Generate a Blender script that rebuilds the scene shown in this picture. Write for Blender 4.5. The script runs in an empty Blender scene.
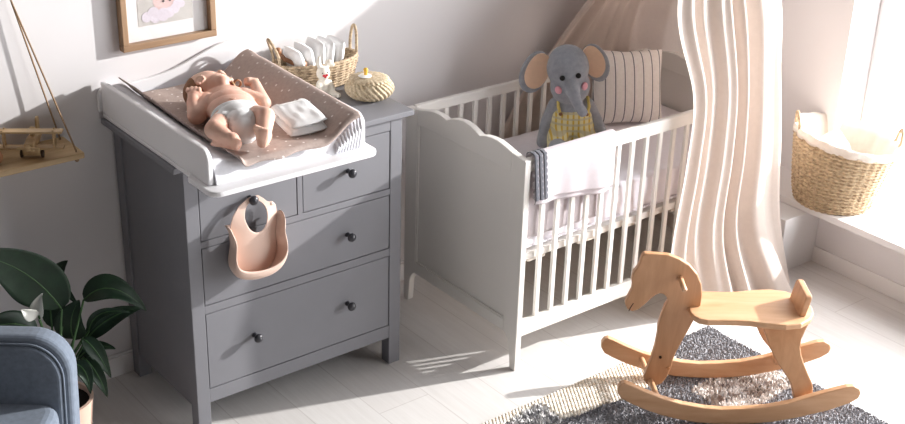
import bpy, bmesh, math, random
from mathutils import Vector, Matrix, Quaternion, noise
PI = math.pi
S = bpy.context.scene
COL = S.collection
rnd = random.Random(7)

# ------------------------------------------------------------------ mesh helpers
class MB:
    def __init__(s): s.v = []; s.f = []
    def add(s, vs, fs):
        o = len(s.v); s.v += [tuple(p) for p in vs]; s.f += [tuple(o + i for i in f) for f in fs]; return s
    def box(s, a, b, M=None):
        (x0, y0, z0), (x1, y1, z1) = a, b
        P = [Vector(p) for p in ((x0,y0,z0),(x1,y0,z0),(x1,y1,z0),(x0,y1,z0),(x0,y0,z1),(x1,y0,z1),(x1,y1,z1),(x0,y1,z1))]
        if M: P = [M @ p for p in P]
        return s.add(P, [(0,3,2,1),(4,5,6,7),(0,1,5,4),(1,2,6,5),(2,3,7,6),(3,0,4,7)])
    def prism(s, pts, a, b):
        """closed 2D outline, a(p) and b(p) map it to the two faces"""
        n = len(pts)
        P = [a(p) for p in pts] + [b(p) for p in pts]
        fs = [tuple(range(n)), tuple(range(2*n-1, n-1, -1))] + [((i+1) % n, i, n+i, n+(i+1) % n) for i in range(n)]
        return s.add(P, fs)
    def tube(s, path, r, n=10, cap=True, closed=False):
        path = [Vector(p) for p in path]; m = len(path)
        R = r if isinstance(r, (list, tuple)) else [r]*m
        vs = []; up = None
        for i, p in enumerate(path):
            t = (path[(i+1) % m] - path[i-1]) if closed else (path[min(i+1, m-1)] - path[max(i-1, 0)])
            t.normalize()
            if up is None:
                up = Vector((0,0,1)) if abs(t.z) < .9 else Vector((1,0,0))
            a = (up - t*up.dot(t)); a.normalize(); b = t.cross(a); up = a
            for k in range(n):
                q = 2*PI*k/n; vs.append(p + (a*math.cos(q) + b*math.sin(q))*R[i])
        fs = []
        for i in range(m if closed else m-1):
            j = (i+1) % m
            for k in range(n):
                l = (k+1) % n; fs.append((i*n+k, i*n+l, j*n+l, j*n+k))
        if cap and not closed:
            fs.append(tuple(range(n-1, -1, -1))); fs.append(tuple((m-1)*n+k for k in range(n)))
        return s.add(vs, fs)
    def lathe(s, prof, c=(0,0,0), n=32, M=None, fn=None, caps=True):
        vs = []; c = Vector(c)
        for i, (r, z) in enumerate(prof):
            for k in range(n):
                q = 2*PI*k/n; rr = r + (fn(i, q, r, z) if fn else 0)
                p = Vector((rr*math.cos(q), rr*math.sin(q), z)); vs.append((M @ p if M else p) + c)
        m = len(prof); fs = []
        for i in range(m-1):
            for k in range(n):
                l = (k+1) % n; fs.append((i*n+k, i*n+l, (i+1)*n+l, (i+1)*n+k))
        if caps and prof[0][0] > 1e-6: fs.append(tuple(range(n-1, -1, -1)))
        if caps and prof[-1][0] > 1e-6: fs.append(tuple((m-1)*n+k for k in range(n)))
        return s.add(vs, fs)
    def ell(s, c, r, M=None, nu=20, nv=12):
        c = Vector(c); r = (r, r, r) if not isinstance(r, (tuple, list)) else r
        vs = [(0,0,-1)] + [(math.sin(PI*j/nv)*math.cos(2*PI*i/nu), math.sin(PI*j/nv)*math.sin(2*PI*i/nu), -math.cos(PI*j/nv)) for j in range(1, nv) for i in range(nu)] + [(0,0,1)]
        fs = [(0, 1+(i+1) % nu, 1+i) for i in range(nu)]
        for j in range(nv-2):
            for i in range(nu):
                a = 1+j*nu; k = (i+1) % nu; fs.append((a+i, a+k, a+nu+k, a+nu+i))
        a = 1+(nv-2)*nu; L = len(vs)-1
        fs += [(a+i, a+(i+1) % nu, L) for i in range(nu)]
        P = []
        for p in vs:
            q = Vector((p[0]*r[0], p[1]*r[1], p[2]*r[2])); P.append((M @ q if M else q) + c)
        return s.add(P, fs)
    def grid(s, fn, nu, nv, cu=False, cv=False):
        vs = [fn(i/(nu if cu else nu-1), j/(nv if cv else nv-1)) for j in range(nv) for i in range(nu)]
        fs = []
        for j in range(nv if cv else nv-1):
            for i in range(nu if cu else nu-1):
                k = (i+1) % nu; l = (j+1) % nv
                fs.append((j*nu+i, j*nu+k, l*nu+k, l*nu+i))
        return s.add(vs, fs)
    def chain(s, pts, rad, step=.35, nu=14, nv=8):
        for (p, r), (q, t) in zip(zip(pts, rad), zip(pts[1:], rad[1:])):
            p, q = Vector(p), Vector(q); d = (q-p).length
            n = max(1, int(d/(max(min(r, t), .002)*step)))
            for i in range(n+1):
                k = i/n; s.ell(p.lerp(q, k), r+(t-r)*k, nu=nu, nv=nv)
        return s

def mesh_obj(name, mb, mat, smooth=None):
    me = bpy.data.meshes.new(name)
    me.from_pydata(mb.v, [], mb.f); me.update()
    bm = bmesh.new(); bm.from_mesh(me); bmesh.ops.recalc_face_normals(bm, faces=bm.faces); bm.to_mesh(me); bm.free()
    if mat: me.materials.append(mat)
    if smooth:
        for p in me.polygons: p.use_smooth = True
        if smooth < 179: me.set_sharp_from_angle(angle=math.radians(smooth))
    o = bpy.data.objects.new(name, me); COL.objects.link(o); return o

MATR = {}
def thing(name, label, cat, loc=(0,0,0), rot=(0,0,0), group=None):
    o = bpy.data.objects.new(name, None); COL.objects.link(o)
    o.empty_display_size = .05
    o.location = loc; o.rotation_euler = rot
    o['label'] = label; o['category'] = cat
    if group: o['group'] = group
    M = Matrix.Translation(Vector(loc)) @ __import__('mathutils').Euler(rot).to_matrix().to_4x4()
    MATR[o.name] = M
    return o
def tag(o, label, cat, group=None, kind=None):
    o['label'] = label; o['category'] = cat
    if group: o['group'] = group
    if kind: o['kind'] = kind
    return o
def rootof(o):
    while o.parent: o = o.parent
    return o
def put(name, mb, mat, parent=None, world=True, smooth=None, bev=0, seg=2, solid=0, label=None, sub=0, ang=35, soff=0):
    """link one mesh object; vertices are world coordinates unless world=False (then local to the thing)"""
    if parent is not None and world:
        r = rootof(parent)
        if r.name in MATR:
            I = MATR[r.name].inverted(); mb.v = [tuple(I @ Vector(p)) for p in mb.v]
    o = mesh_obj(name, mb, mat, smooth)
    if parent is not None: o.parent = parent
    if solid:
        m = o.modifiers.new('solid', 'SOLIDIFY'); m.thickness = solid; m.offset = soff
    if bev:
        m = o.modifiers.new('bevel', 'BEVEL'); m.width = bev; m.segments = seg; m.limit_method = 'ANGLE'; m.angle_limit = math.radians(ang)
    if sub:
        m = o.modifiers.new('sub', 'SUBSURF'); m.levels = sub; m.render_levels = sub
    if label: o['label'] = label
    return o
def struct(name, mb, mat, **k):
    o = put(name, mb, mat, **k); o['kind'] = 'structure'; return o
def blob(name, mb, mat, parent, voxel, it=4, fac=.5, world=True, fn=None):
    """one continuous skin over overlapping volumes"""
    if world and parent is not None:
        r = rootof(parent)
        if r.name in MATR:
            I = MATR[r.name].inverted(); mb.v = [tuple(I @ Vector(p)) for p in mb.v]
    t = mesh_obj('tmp', mb, None)
    m = t.modifiers.new('r', 'REMESH'); m.mode = 'VOXEL'; m.voxel_size = voxel; m.adaptivity = 0
    if it:
        m = t.modifiers.new('s', 'SMOOTH'); m.factor = fac; m.iterations = it
    dg = bpy.context.evaluated_depsgraph_get(); dg.update()
    me = bpy.data.meshes.new_from_object(t.evaluated_get(dg)); me.name = name
    old = t.data; bpy.data.objects.remove(t); bpy.data.meshes.remove(old)
    if fn:
        for v in me.vertices: v.co = fn(v.co.copy())
    me.materials.clear(); me.materials.append(mat)
    for p in me.polygons: p.use_smooth = True
    o = bpy.data.objects.new(name, me); COL.objects.link(o)
    if parent is not None: o.parent = parent
    return o
def copy_tree(o, parent=None):
    c = o.copy(); COL.objects.link(c)
    if parent is not None: c.parent = parent
    for ch in list(o.children): copy_tree(ch, c)
    return c

# ------------------------------------------------------------------ materials
def lin(h):
    h = h.lstrip('#'); c = [int(h[i:i+2], 16)/255 for i in (0, 2, 4)]
    return tuple((x/12.92 if x <= .04045 else ((x+.055)/1.055)**2.4) for x in c) + (1,)
class NT:
    def __init__(s, name):
        m = bpy.data.materials.new(name); m.use_nodes = True; s.m = m; s.t = m.node_tree
        s.b = s.t.nodes['Principled BSDF']; s.out = s.t.nodes['Material Output']
        s.tc = s.n('ShaderNodeTexCoord')
    def n(s, typ, **k):
        x = s.t.nodes.new(typ)
        for a, b in k.items(): setattr(x, a, b)
        return x
    def l(s, a, b): s.t.links.new(a, b)
    def mapping(s, scale=(1,1,1), rot=(0,0,0), loc=(0,0,0), coord='Object'):
        m = s.n('ShaderNodeMapping'); m.inputs['Scale'].default_value = scale; m.inputs['Rotation'].default_value = rot; m.inputs['Location'].default_value = loc
        s.l(s.tc.outputs[coord], m.inputs['Vector']); return m.outputs['Vector']
    def noise(s, vec, scale, detail=3, rough=.55, dist=0):
        x = s.n('ShaderNodeTexNoise'); x.inputs['Scale'].default_value = scale; x.inputs['Detail'].default_value = detail
        x.inputs['Roughness'].default_value = rough; x.inputs['Distortion'].default_value = dist
        s.l(vec, x.inputs['Vector']); return x.outputs['Fac']
    def ramp(s, fac, stops, interp='LINEAR'):
        r = s.n('ShaderNodeValToRGB'); r.color_ramp.interpolation = interp
        e = r.color_ramp.elements
        while len(e) < len(stops): e.new(.5)
        for x, (p, c) in zip(e, stops): x.position = p; x.color = c
        s.l(fac, r.inputs['Fac']); return r.outputs['Color']
    def math(s, op, a, b=None):
        x = s.n('ShaderNodeMath', operation=op)
        for i, q in enumerate((a, b)):
            if q is None: continue
            if isinstance(q, (int, float)): x.inputs[i].default_value = q
            else: s.l(q, x.inputs[i])
        return x.outputs[0]
    def mix(s, fac, a, b):
        x = s.n('ShaderNodeMix', data_type='RGBA')
        for i, q in ((0, fac), (6, a), (7, b)):
            if isinstance(q, (int, float, tuple)): x.inputs[i].default_value = q
            else: s.l(q, x.inputs[i])
        return x.outputs[2]
    def sep(s, vec):
        x = s.n('ShaderNodeSeparateXYZ'); s.l(vec, x.inputs[0]); return x.outputs
    def bump(s, h, strength=.2, dist=.01):
        x = s.n('ShaderNodeBump'); x.inputs['Strength'].default_value = strength; x.inputs['Distance'].default_value = dist
        s.l(h, x.inputs['Height']); s.l(x.outputs['Normal'], s.b.inputs['Normal'])
    def col(s, c):
        if isinstance(c, tuple): s.b.inputs['Base Color'].default_value = c
        else: s.l(c, s.b.inputs['Base Color'])
    def set(s, **k):
        for a, v in k.items(): s.b.inputs[a.replace('_', ' ')].default_value = v
def mul(c, k): return tuple(min(1, x*k) for x in c[:3]) + (1,)
def plain(name, h, rough=.5, var=.08, scale=30, bump=0, bscale=200, bd=.002, sheen=0, spec=.4):
    t = NT(name); c = lin(h); v = t.mapping()
    t.col(t.ramp(t.noise(v, scale), [(.3, mul(c, 1-var)), (.7, mul(c, 1+var))]))
    t.set(Roughness=rough); t.b.inputs['Specular IOR Level'].default_value = spec
    if sheen: t.b.inputs['Sheen Weight'].default_value = sheen
    if bump: t.bump(t.noise(v, bscale, 4), bump, bd)
    return t.m
def wood(name, dark, light, axis=0, scale=6, rough=.45, rot=(0,0,0), stretch=14):
    t = NT(name); sc = [stretch]*3; sc[axis] = 1.2
    v = t.mapping(tuple(sc), rot)
    f = t.noise(v, scale/2, 5, .6, .6)
    t.col(t.ramp(f, [(.3, lin(dark)), (.72, lin(light))])); t.set(Roughness=rough)
    t.bump(f, .08, .002); return t.m
def cloth(name, h, var=.05, bscale=600, trans=0, bump=.25, h2=None):
    t = NT(name); c = lin(h); v = t.mapping()
    colr = t.ramp(t.noise(v, 60), [(.3, mul(c, 1-var)), (.7, mul(c, 1+var))]); t.col(colr)
    t.set(Roughness=.9); t.b.inputs['Specular IOR Level'].default_value = .15; t.b.inputs['Sheen Weight'].default_value = .15
    t.bump(t.noise(v, bscale, 2), bump, .001)
    if trans:
        tr = t.n('ShaderNodeBsdfTranslucent'); t.l(colr, tr.inputs['Color'])
        mx = t.n('ShaderNodeMixShader'); mx.inputs[0].default_value = trans
        t.l(t.b.outputs[0], mx.inputs[1]); t.l(tr.outputs[0], mx.inputs[2]); t.l(mx.outputs[0], t.out.inputs['Surface'])
    return t.m

M = {}
M['wall'] = plain('wall_paint', 'e2dfe0', .85, .01, 3, .05, 300, .001)
M['far'] = plain('far_wall_paint', '5a5754', .9, .02, 3)
M['trimw'] = plain('trim_paint', 'e6e4e4', .5, .01, 5)
M['white'] = plain('white_paint', 'e9e6e1', .42, .01, 6)
M['tray'] = plain('tray_lacquer', 'ecebed', .35, .01, 6)
M['grey'] = plain('grey_paint', '7a7a7f', .5, .02, 8)
M['dark'] = plain('drawer_shadow_gap', '2c2c2e', .8, .02)
M['knob'] = plain('knob_metal', '35353a', .28, .05, 30); 
M['oak'] = wood('oak_frame', '94765a', 'ad8d6e', 2, 8)
M['oakx'] = wood('oak_frame_long', '94765a', 'ad8d6e', 0, 8)
M['pine'] = wood('pine_shelf', 'b99a70', 'd3b88e', 0, 6)
M['toywood'] = wood('toy_wood', 'a88a62', 'c9ab80', 0, 8)
M['toydark'] = plain('toy_dark_wood', '4a3a2c', .6)
M['beech'] = wood('beech', 'c5956c', 'd8ac86', 0, 7, .42, (0,0,math.radians(37.4)), 9)
M['beechz'] = wood('beech_upright', 'bd8c63', 'd09f78', 2, 7, .42, (0,0,math.radians(37.4)), 9)
M['beechend'] = plain('beech_end', 'c08a5a', .5)
M['groove'] = plain('mouth_groove', '4a2f1c', .8)
M['brownwood'] = wood('rattle_wood', '7f5638', 'a0714e', 0, 10)
M['mat'] = plain('picture_mat', 'eceaea', .9, .01)
M['print'] = plain('print_grey', 'c9c5c1', .9, .02)
M['cloud'] = plain('print_cloud', 'dbd3dc', .9, .06, 150)
M['moon'] = plain('print_pink', 'dcc1bf', .9, .04, 90)
M['ink'] = plain('print_ink', '403634', .9)
M['rope'] = plain('rope', 'a08468', .9, .2, 300, .4, 500, .001)
M['pad'] = cloth('pad_white', 'e9e9ee')
M['diaper'] = cloth('diaper_white', 'eeeeee', .02, 250, 0, .15)
M['silicone'] = plain('silicone', 'dcc0b1', .45, .01)
M['leaf'] = plain('leaf', '1a3220', .5, .25, 25)
M['leafrib'] = plain('leaf_rib', '3e5f35', .5)
M['spathe'] = plain('spathe', 'dcdcd4', .6, .03)
M['soil'] = plain('soil', '241b15', .95, .3, 80)
M['pot'] = plain('pot_clay', 'd9b8a6', .6, .03)
M['chair'] = cloth('blue_felt', '737d8b', .12, 350)
M['chairleg'] = wood('chair_leg', '8a6a48', 'a58560', 2)
M['sheet'] = cloth('sheet', 'ece8ee', .02)
M['blanket'] = cloth('blanket', 'c0b8bc', .03, 400)
M['knitgrey'] = cloth('border_grey', '5e5f66', .1, 400)
M['pillow_back'] = cloth('pillow_plain', 'ddd5cf')
M['ele'] = cloth('grey_plush', '9a9da4', .10, 220, 0, .5)
M['eleear'] = cloth('ear_felt', 'e5c2a6', .03)
M['pink'] = cloth('cheek_felt', 'e8a9b4', .03)
M['black'] = plain('black_felt', '101010', .5)
M['yellow'] = cloth('strap_yellow', 'd3bd6e', .06)
M['canopy'] = cloth('canopy_cloth', 'dccfc6', .02, 500, .28, .1)
M['lining'] = cloth('basket_lining', 'efe6dc', .03, 400, .2)
M['cream'] = plain('bunny_wool', 'e6dfd2', .9, .05, 120, .5, 260, .003)
M['red'] = plain('red_thread', 'b3202c', .7)
M['paciyellow'] = plain('pacifier_yellow', 'e2b040', .4)
M['paciwhite'] = plain('pacifier_shield', 'f0efec', .3)
M['crib_in'] = plain('slat_base', 'd8d0c6', .7)
M['hair'] = plain('baby_hair', '8a6248', .8, .2, 120)

def skin_mat():
    t = NT('skin'); v = t.mapping(); c = lin('dfae93')
    t.col(t.ramp(t.noise(v, 14, 3), [(.3, lin('d6a18c')), (.7, lin('e6c1ad'))]))
    t.set(Roughness=.55); t.b.inputs['Subsurface Weight'].default_value = .12
    t.b.inputs['Subsurface Radius'].default_value = (.012, .005, .003)
    t.bump(t.noise(v, 120, 2), .05, .001); return t.m
M['skin'] = skin_mat()
M['lip'] = plain('lip', 'b96a5e', .5)
M['crease'] = plain('skin_crease', '9a5f4c', .7)

def wicker(name, dark, light, sx=40, sz=60):
    t = NT(name); v = t.mapping((sx, sx, sz)); f = t.noise(v, 1.6, 3, .6, .4)
    t.col(t.ramp(f, [(.28, lin(dark)), (.5, mul(lin(light), .75)), (.72, lin(light))])); t.set(Roughness=.75)
    t.bump(f, .5, .004); return t.m
M['wick'] = wicker('seagrass', '77614a', 'cdb596')
M['wick2'] = wicker('seagrass_light', '8d7154', 'dcc3a0')
M['rattan'] = wicker('pale_weave', 'a08664', 'd8c5a6', 60, 60)

def floor_mat():
    t = NT('floor_planks'); v = t.mapping((1,1,1), (0,0,PI/2), (0,0,0))
    br = t.n('ShaderNodeTexBrick'); br.offset = .37; br.squash = 1
    t.l(t.mapping((1,1,1), (0,0,PI/2), (.55,.276,0)), br.inputs['Vector'])
    br.inputs['Scale'].default_value = 1; br.inputs['Brick Width'].default_value = 1.25; br.inputs['Row Height'].default_value = .206
    br.inputs['Mortar Size'].default_value = .0022; br.inputs['Mortar Smooth'].default_value = .2; br.inputs['Bias'].default_value = 0
    br.inputs['Color1'].default_value = lin('dcd9d6'); br.inputs['Color2'].default_value = lin('d9d5d2'); br.inputs['Mortar'].default_value = lin('c0bab6')
    g = t.noise(t.mapping((26, 1.6, 1)), 2.2, 5, .6, .8)
    c = t.mix(.35, br.outputs['Color'], t.ramp(g, [(.3, lin('c8c3bf')), (.7, lin('e2dfdd'))]))
    t.col(c); t.set(Roughness=.38); t.bump(g, .05, .002); return t.m
M['floor'] = floor_mat()

def dots_mat():
    t = NT('dotted_cover'); v = t.mapping((1,1,1))
    vo = t.n('ShaderNodeTexVoronoi', voronoi_dimensions='2D'); vo.inputs['Scale'].default_value = 24; vo.inputs['Randomness'].default_value = .55; t.l(v, vo.inputs['Vector'])
    f = t.math('LESS_THAN', vo.outputs['Distance'], .085)
    base = t.ramp(t.noise(v, 90), [(.3, lin('b3a199')), (.7, lin('bfaea6'))])
    t.col(t.mix(f, base, lin('eee8e4'))); t.set(Roughness=.85); t.b.inputs['Specular IOR Level'].default_value = .2
    t.bump(t.noise(v, 500, 2), .2, .001); return t.m
M['dots'] = dots_mat()
def stripe_mat():
    t = NT('striped_linen'); v = t.mapping((1,1,1)); x = t.sep(v)[0]
    f = t.math('LESS_THAN', t.math('MODULO', t.math('ADD', x, 10.012), .039), .0045)
    base = t.ramp(t.noise(v, 80), [(.3, lin('e4ddd8')), (.7, lin('ece6e2'))])
    t.col(t.mix(f, base, lin('77777c'))); t.set(Roughness=.9); t.bump(t.noise(v, 400, 2), .25, .001); return t.m
M['stripe'] = stripe_mat()
def plaid_mat():
    t = NT('plaid'); v = t.mapping((1,1,1)); o = t.sep(v)
    a = t.math('LESS_THAN', t.math('MODULO', t.math('ADD', o[0], 10.0), .021), .007)
    b = t.math('LESS_THAN', t.math('MODULO', t.math('ADD', o[2], 10.0), .021), .008)
    c = t.mix(a, lin('d8cfa0'), lin('cfae4e')); c = t.mix(t.math('MULTIPLY', b, .7), c, lin('b9b29a'))
    t.col(c); t.set(Roughness=.9); t.bump(t.noise(v, 400, 2), .2, .001); return t.m
M['plaid'] = plaid_mat()
def glass_mat():
    t = NT('pane'); tr = t.n('ShaderNodeBsdfTransparent'); gl = t.n('ShaderNodeBsdfGlossy'); gl.inputs['Roughness'].default_value = .02
    mx = t.n('ShaderNodeMixShader'); mx.inputs[0].default_value = .04
    t.l(tr.outputs[0], mx.inputs[1]); t.l(gl.outputs[0], mx.inputs[2]); t.l(mx.outputs[0], t.out.inputs['Surface']); return t.m
M['glass'] = glass_mat()
def pile(name, a, b, sc=90):
    t = NT(name); v = t.mapping(); f = t.noise(v, sc, 3, .7)
    t.col(t.ramp(f, [(.38, lin(a)), (.62, lin(b))])); t.set(Roughness=.95); t.b.inputs['Specular IOR Level'].default_value = .1; return t.m
M['charcoal'] = pile('charcoal_wool', '8e8e92', '98989c', 60)
M['speckle'] = pile('speckled_wool', '8a8a8e', 'f4f2f0', 45)
M['brownwhite'] = pile('brown_white_wool', 'b5a8a0', 'faf8f6', 22)
M['cord'] = pile('cream_cord', 'd6c8b4', 'f4efe6', 50)

# ------------------------------------------------------------------ the room
WY = .497      # back wall
WX = 2.85      # window wall, inner face above the sill
struct('floor', MB().box((-3.4, -5.2, -.1), (3.4, WY+.12, 0)), M['floor'])
struct('wall_back', MB().box((-3.4, WY, 0), (3.4, WY+.12, 2.9)), M['wall'])
struct('wall_left', MB().box((-3.4, -5.2, 0), (-3.28, WY, 2.9)), M['far'])
struct('wall_front', MB().box((-3.28, -5.2, 0), (3.4, -5.08, 2.9)), M['far'])
struct('ceiling', MB().box((-3.4, -5.2, 2.9), (3.4, WY+.12, 3.0)), M['far'])
# window wall: low wall under the sill, pier by the corner, lintel, far pier
w = MB().box((2.697, -5.08, 0), (3.12, WY, .245)); w.box((WX, -.26, .245), (3.12, WY, 2.9))
w.box((WX, -5.08, 2.5), (3.12, -.26, 2.9)); w.box((WX, -5.08, .245), (3.12, -4.5, 2.5))
struct('wall_right', w, M['wall'])
struct('trim_1', MB().box((2.6, -5.08, .246), (3.02, WY, .276)), M['trimw'], bev=.004)      # window sill board
struct('trim_2', MB().box((2.47, -.362, 0), (2.697, WY, .245)), M['trimw'], bev=.003)       # boxed pipe in the corner
struct('baseboard_back', MB().box((-3.28, WY-.012, 0), (2.47, WY, .075)).box((-3.28, WY-.008, .075), (2.47, WY, .085)), M['trimw'], bev=.002)
struct('baseboard_right', MB().box((2.687, -5.08, 0), (2.697, -.362, .07)), M['trimw'], bev=.002)
fr = MB()
YW0, YW1, ZW0, ZW1 = -4.5, -.26, .276, 2.5
fr.box((3.03, YW0, ZW0), (3.09, YW1, ZW0+.05)); fr.box((3.03, YW0, ZW1-.05), (3.09, YW1, ZW1))
for y in (YW1, -2.36, YW0+.05): fr.box((3.03, y-.05, ZW0+.05), (3.09, y, ZW1-.05))
wf = struct('window_1', fr, M['trimw'], bev=.004)
gp = put('pane', MB().box((3.056, YW0+.05, ZW0+.05), (3.062, -2.41, ZW1-.05)), M['glass'], wf); gp2 = put('pane', MB().box((3.056, -2.36, ZW0+.05), (3.062, YW1-.05, ZW1-.05)), M['glass'], wf)

# ------------------------------------------------------------------ dresser
D = thing('dresser', 'grey chest of drawers with dark round knobs under the white changing tray', 'chest of drawers', (.4, .235, 0))
put('top', MB().box((-.037, -.015, .941), (.842, .484, .96)), M['grey'], D, bev=.003)
xs = ((0, .046), (.756, .803))
for x0, x1 in xs:
    put('post', MB().box((x0, 0, 0), (x1, .046, .941)), M['grey'], D, bev=.002)
    put('post', MB().box((x0, .434, 0), (x1, .48, .941)), M['grey'], D, bev=.002)
put('side_panel', MB().box((.008, .046, .085), (.026, .434, .941)), M['grey'], D)
put('side_panel', MB().box((.777, .046, .085), (.795, .434, .941)), M['grey'], D)
put('back_panel', MB().box((.046, .462, .085), (.756, .47, .941)), M['grey'], D)
for z0, z1 in ((.11, .160), (.437, .465), (.668, .69), (.90, .941)):
    put('rail', MB().box((.046, .001, z0), (.756, .03, z1)), M['grey'], D, bev=.001)
put('divider', MB().box((.3935, .001, .69), (.4125, .03, .9)), M['grey'], D, bev=.001)
put('gap_shade_sheet', MB().box((.046, .03, .11), (.756, .034, .90)), M['dark'], D)  # dark sheet behind the fronts, paints the shade seen in the drawer gaps
g = .0028
def knob(x, z, parent, cy=-.001):
    prof = [(.0, 0), (.009, 0), (.008, .004), (.006, .010), (.0065, .016), (.0125, .019), (.0155, .024), (.0150, .030), (.0105, .035), (.0, .037)]
    m = Matrix.Rotation(PI/2, 3, 'X')
    return put('knob', MB().lathe(prof, (x, cy, z), 20, m), M['knob'], parent, smooth=50)
for (x0, x1, z0, z1, ks) in ((.046, .3935, .69, .90, (.22,)), (.4125, .756, .69, .90, (.586,)), (.046, .756, .465, .668, (.22, .582)), (.046, .756, .160, .437, (.217, .580))):
    d = put('drawer', MB().box((x0+g, .002, z0+g), (x1-g, .022, z1-g)).box((x0+.02, .022, z0+.012), (x1-.02, .028, z1-.012)), M['grey'], D, bev=.0012)
    zc = {(.69): .797, (.465): .567, (.160): .306}[z0]
    for k in ks: knob(k, zc, d)

# ------------------------------------------------------------------ changing tray
T = thing('changing_tray', 'white changing tray with raised sides standing on the grey chest', 'changing tray', (.235, .11, .96))
def rr(x0, y0, x1, y1, r, n=6):
    P = []
    for cx, cy, a0 in ((x1-r, y0+r, -90), (x1-r, y1-r, 0), (x0+r, y1-r, 90), (x0+r, y0+r, 180)):
        for i in range(n+1):
            a = math.radians(a0+90*i/n); P.append((cx+r*math.cos(a), cy+r*math.sin(a)))
    return P
TZ = .9605
pl = [(-.028, .486), (-.028, -.10), (-.046, -.125)] + [(-.046+.035*(1-math.cos(a)), -.235-.035*math.sin(a)) for a in [i*PI/2/6 for i in range(7)]] + \
     [(.525-.035*(1-math.cos(a)), -.235-.035*math.sin(a)) for a in [(6-i)*PI/2/6 for i in range(7)]] + [(.525, -.125), (.507, -.10), (.507, .486)]
put('base_plate', MB().prism(pl, lambda p: Vector((p[0], p[1], TZ)), lambda p: Vector((p[0], p[1], TZ+.016))), M['tray'], T, bev=.004)
side = [(.482, TZ+.016), (.482, 1.082), (-.17, 1.082)] + [(-.175-.04*math.sin(a), 1.042+.04*math.cos(a)) for a in [i*PI/2/8 for i in range(9)]] + [(-.215, TZ+.016)]
for x in (-.028, .489):
    put('side_wall', MB().prism(side, lambda p, x=x: Vector((x, p[0], p[1])), lambda p, x=x: Vector((x+.018, p[0], p[1]))), M['tray'], T, bev=.004)
bk = [(-.04, TZ+.02)] + [(-.04+.03*(1-math.cos(a)), 1.03+.03*math.sin(a)) for a in [i*PI/2/6 for i in range(7)]]
bk += [(0, 1.0565), (.08, 1.0585), (.14, 1.061), (.182, 1.066), (.22, 1.073), (.262, 1.085), (.305, 1.100), (.348, 1.115), (.38, 1.125), (.413, 1.132), (.445, 1.134), (.470, 1.131), (.489, 1.122)]
bk += [(.489+.03*math.sin(a), 1.080+.03*math.cos(a)) for a in [i*PI/2/6 for i in range(7)]] + [(.519, TZ+.02)]
put('back_board', MB().prism(bk, lambda p: Vector((p[0], .482, p[1])), lambda p: Vector((p[0], .496, p[1]))), M['tray'], T, bev=.004)

# changing pad with dotted cover
CP = thing('changing_pad', 'white wedge sided changing pad with dotted beige cover inside the tray', 'changing pad', (.235, .11, TZ+.016))
def sst(a, b, x): x = max(0, min(1, (x-a)/(b-a))); return x*x*(3-2*x)
def padz(x, y):
    t = (y+.22)/.65      # 0 front .. 1 back
    z = 1.028 + .006*math.sin(6*x+3*y)*.5
    z += (.062+.018*t)*sst(.345, .475, x)
    z += (.016+.038*t)*(1-sst(.02, .085, x))
    return z
def padfn(u, v):
    x = -.006+.494*u; y = -.222+.662*v
    z = padz(x, y)-.006
    e = sst(0, .035, v); z = TZ+.03+(z-TZ-.03)*(e**.5)
    if u > .9: z += .003*math.sin(y*160)
    return Vector((x, y, z))
pm = MB().grid(padfn, 46, 60)
n0 = len(pm.v)
pm.grid(lambda u, v: Vector((-.006+.494*u, -.222+.662*v, TZ+.0165)), 46, 2)
fl = []
for i in range(45): fl.append((i, i+1, n0+i+1, n0+i)); fl.append((59*46+i, 59*46+i+1, n0+46+i+1, n0+46+i))
pm.f += fl
for side_i in (0, 45):
    for j in range(59): pm.f.append((j*46+side_i, (j+1)*46+side_i, n0+46+side_i, n0+side_i) if j == 0 else (j*46+side_i, (j+1)*46+side_i, n0+46+side_i))
put('pad', pm, M['pad'], CP, smooth=60)
gm = MB()
for i in range(9):      # gathered elastic edge at the right front corner and along the left side
    x = .395+.0105*i; gm.tube([(x, -.222, TZ+.02), (x+.004, -.229, 1.0+.006*i), (x+.007, -.215, 1.014+.0085*i)], [.004, .006, .004], 8)
put('gathers', gm, M['pad'], CP, smooth=60)
def covfn(u, v):
    y = -.238+.672*v
    xl = .070-.056*v; xr = .480-.004*(1-v)
    x = xl+(xr-xl)*u
    z = padz(x, y)+.004
    f = 1-sst(0, .02, v)
    z -= .012*f; 
    z += .012*math.exp(-((u)/.02)**2)              # standing left edge
    z += .0018*noise.noise(Vector((x*22, y*22, 0))) + .0025*f*math.sin(x*55)
    y += -.004*f*math.sin(x*40)
    return Vector((x, y, z))
put('cover', MB().grid(covfn, 90, 110), M['dots'], CP, smooth=80, solid=.004)

# ------------------------------------------------------------------ baby
P0 = Vector((0, 0, 0))
B = thing('baby', 'sleeping baby in a white diaper lying on the dotted changing pad', 'baby', (.2, .1, 1.034))
bm_ = MB()
H = Vector((.212, .214, 1.086))
fd = Vector((.86, -.20, .42)).normalized()                 # where the face looks
cr = Vector((.0, .95, .12)); cr = (cr - fd*cr.dot(fd)).normalized()   # crown
ea = cr.cross(fd).normalized()                              # to the ear on the camera side
HM = Matrix((fd, cr, ea)).transposed()                      # columns fd, cr, ea
def hp(a, b, c): return H + fd*a + cr*b + ea*c
ear_s = 1 if ea.y < 0 else -1
bm_.ell(hp(-.012, .004, 0), (.070, .060, .055), HM, 32, 20)
bm_.ell(hp(.022, -.022, 0), (.048, .050, .046), HM, 28, 16)       # face
for sg in (-1, 1): bm_.ell(hp(.040, -.036, sg*.022), (.024, .024, .022), HM)   # cheeks
bm_.ell(hp(.048, -.060, 0), (.016, .013, .016), HM)               # chin
bm_.ell(hp(.056, .012, 0), (.014, .022, .030), HM)                # forehead
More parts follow.
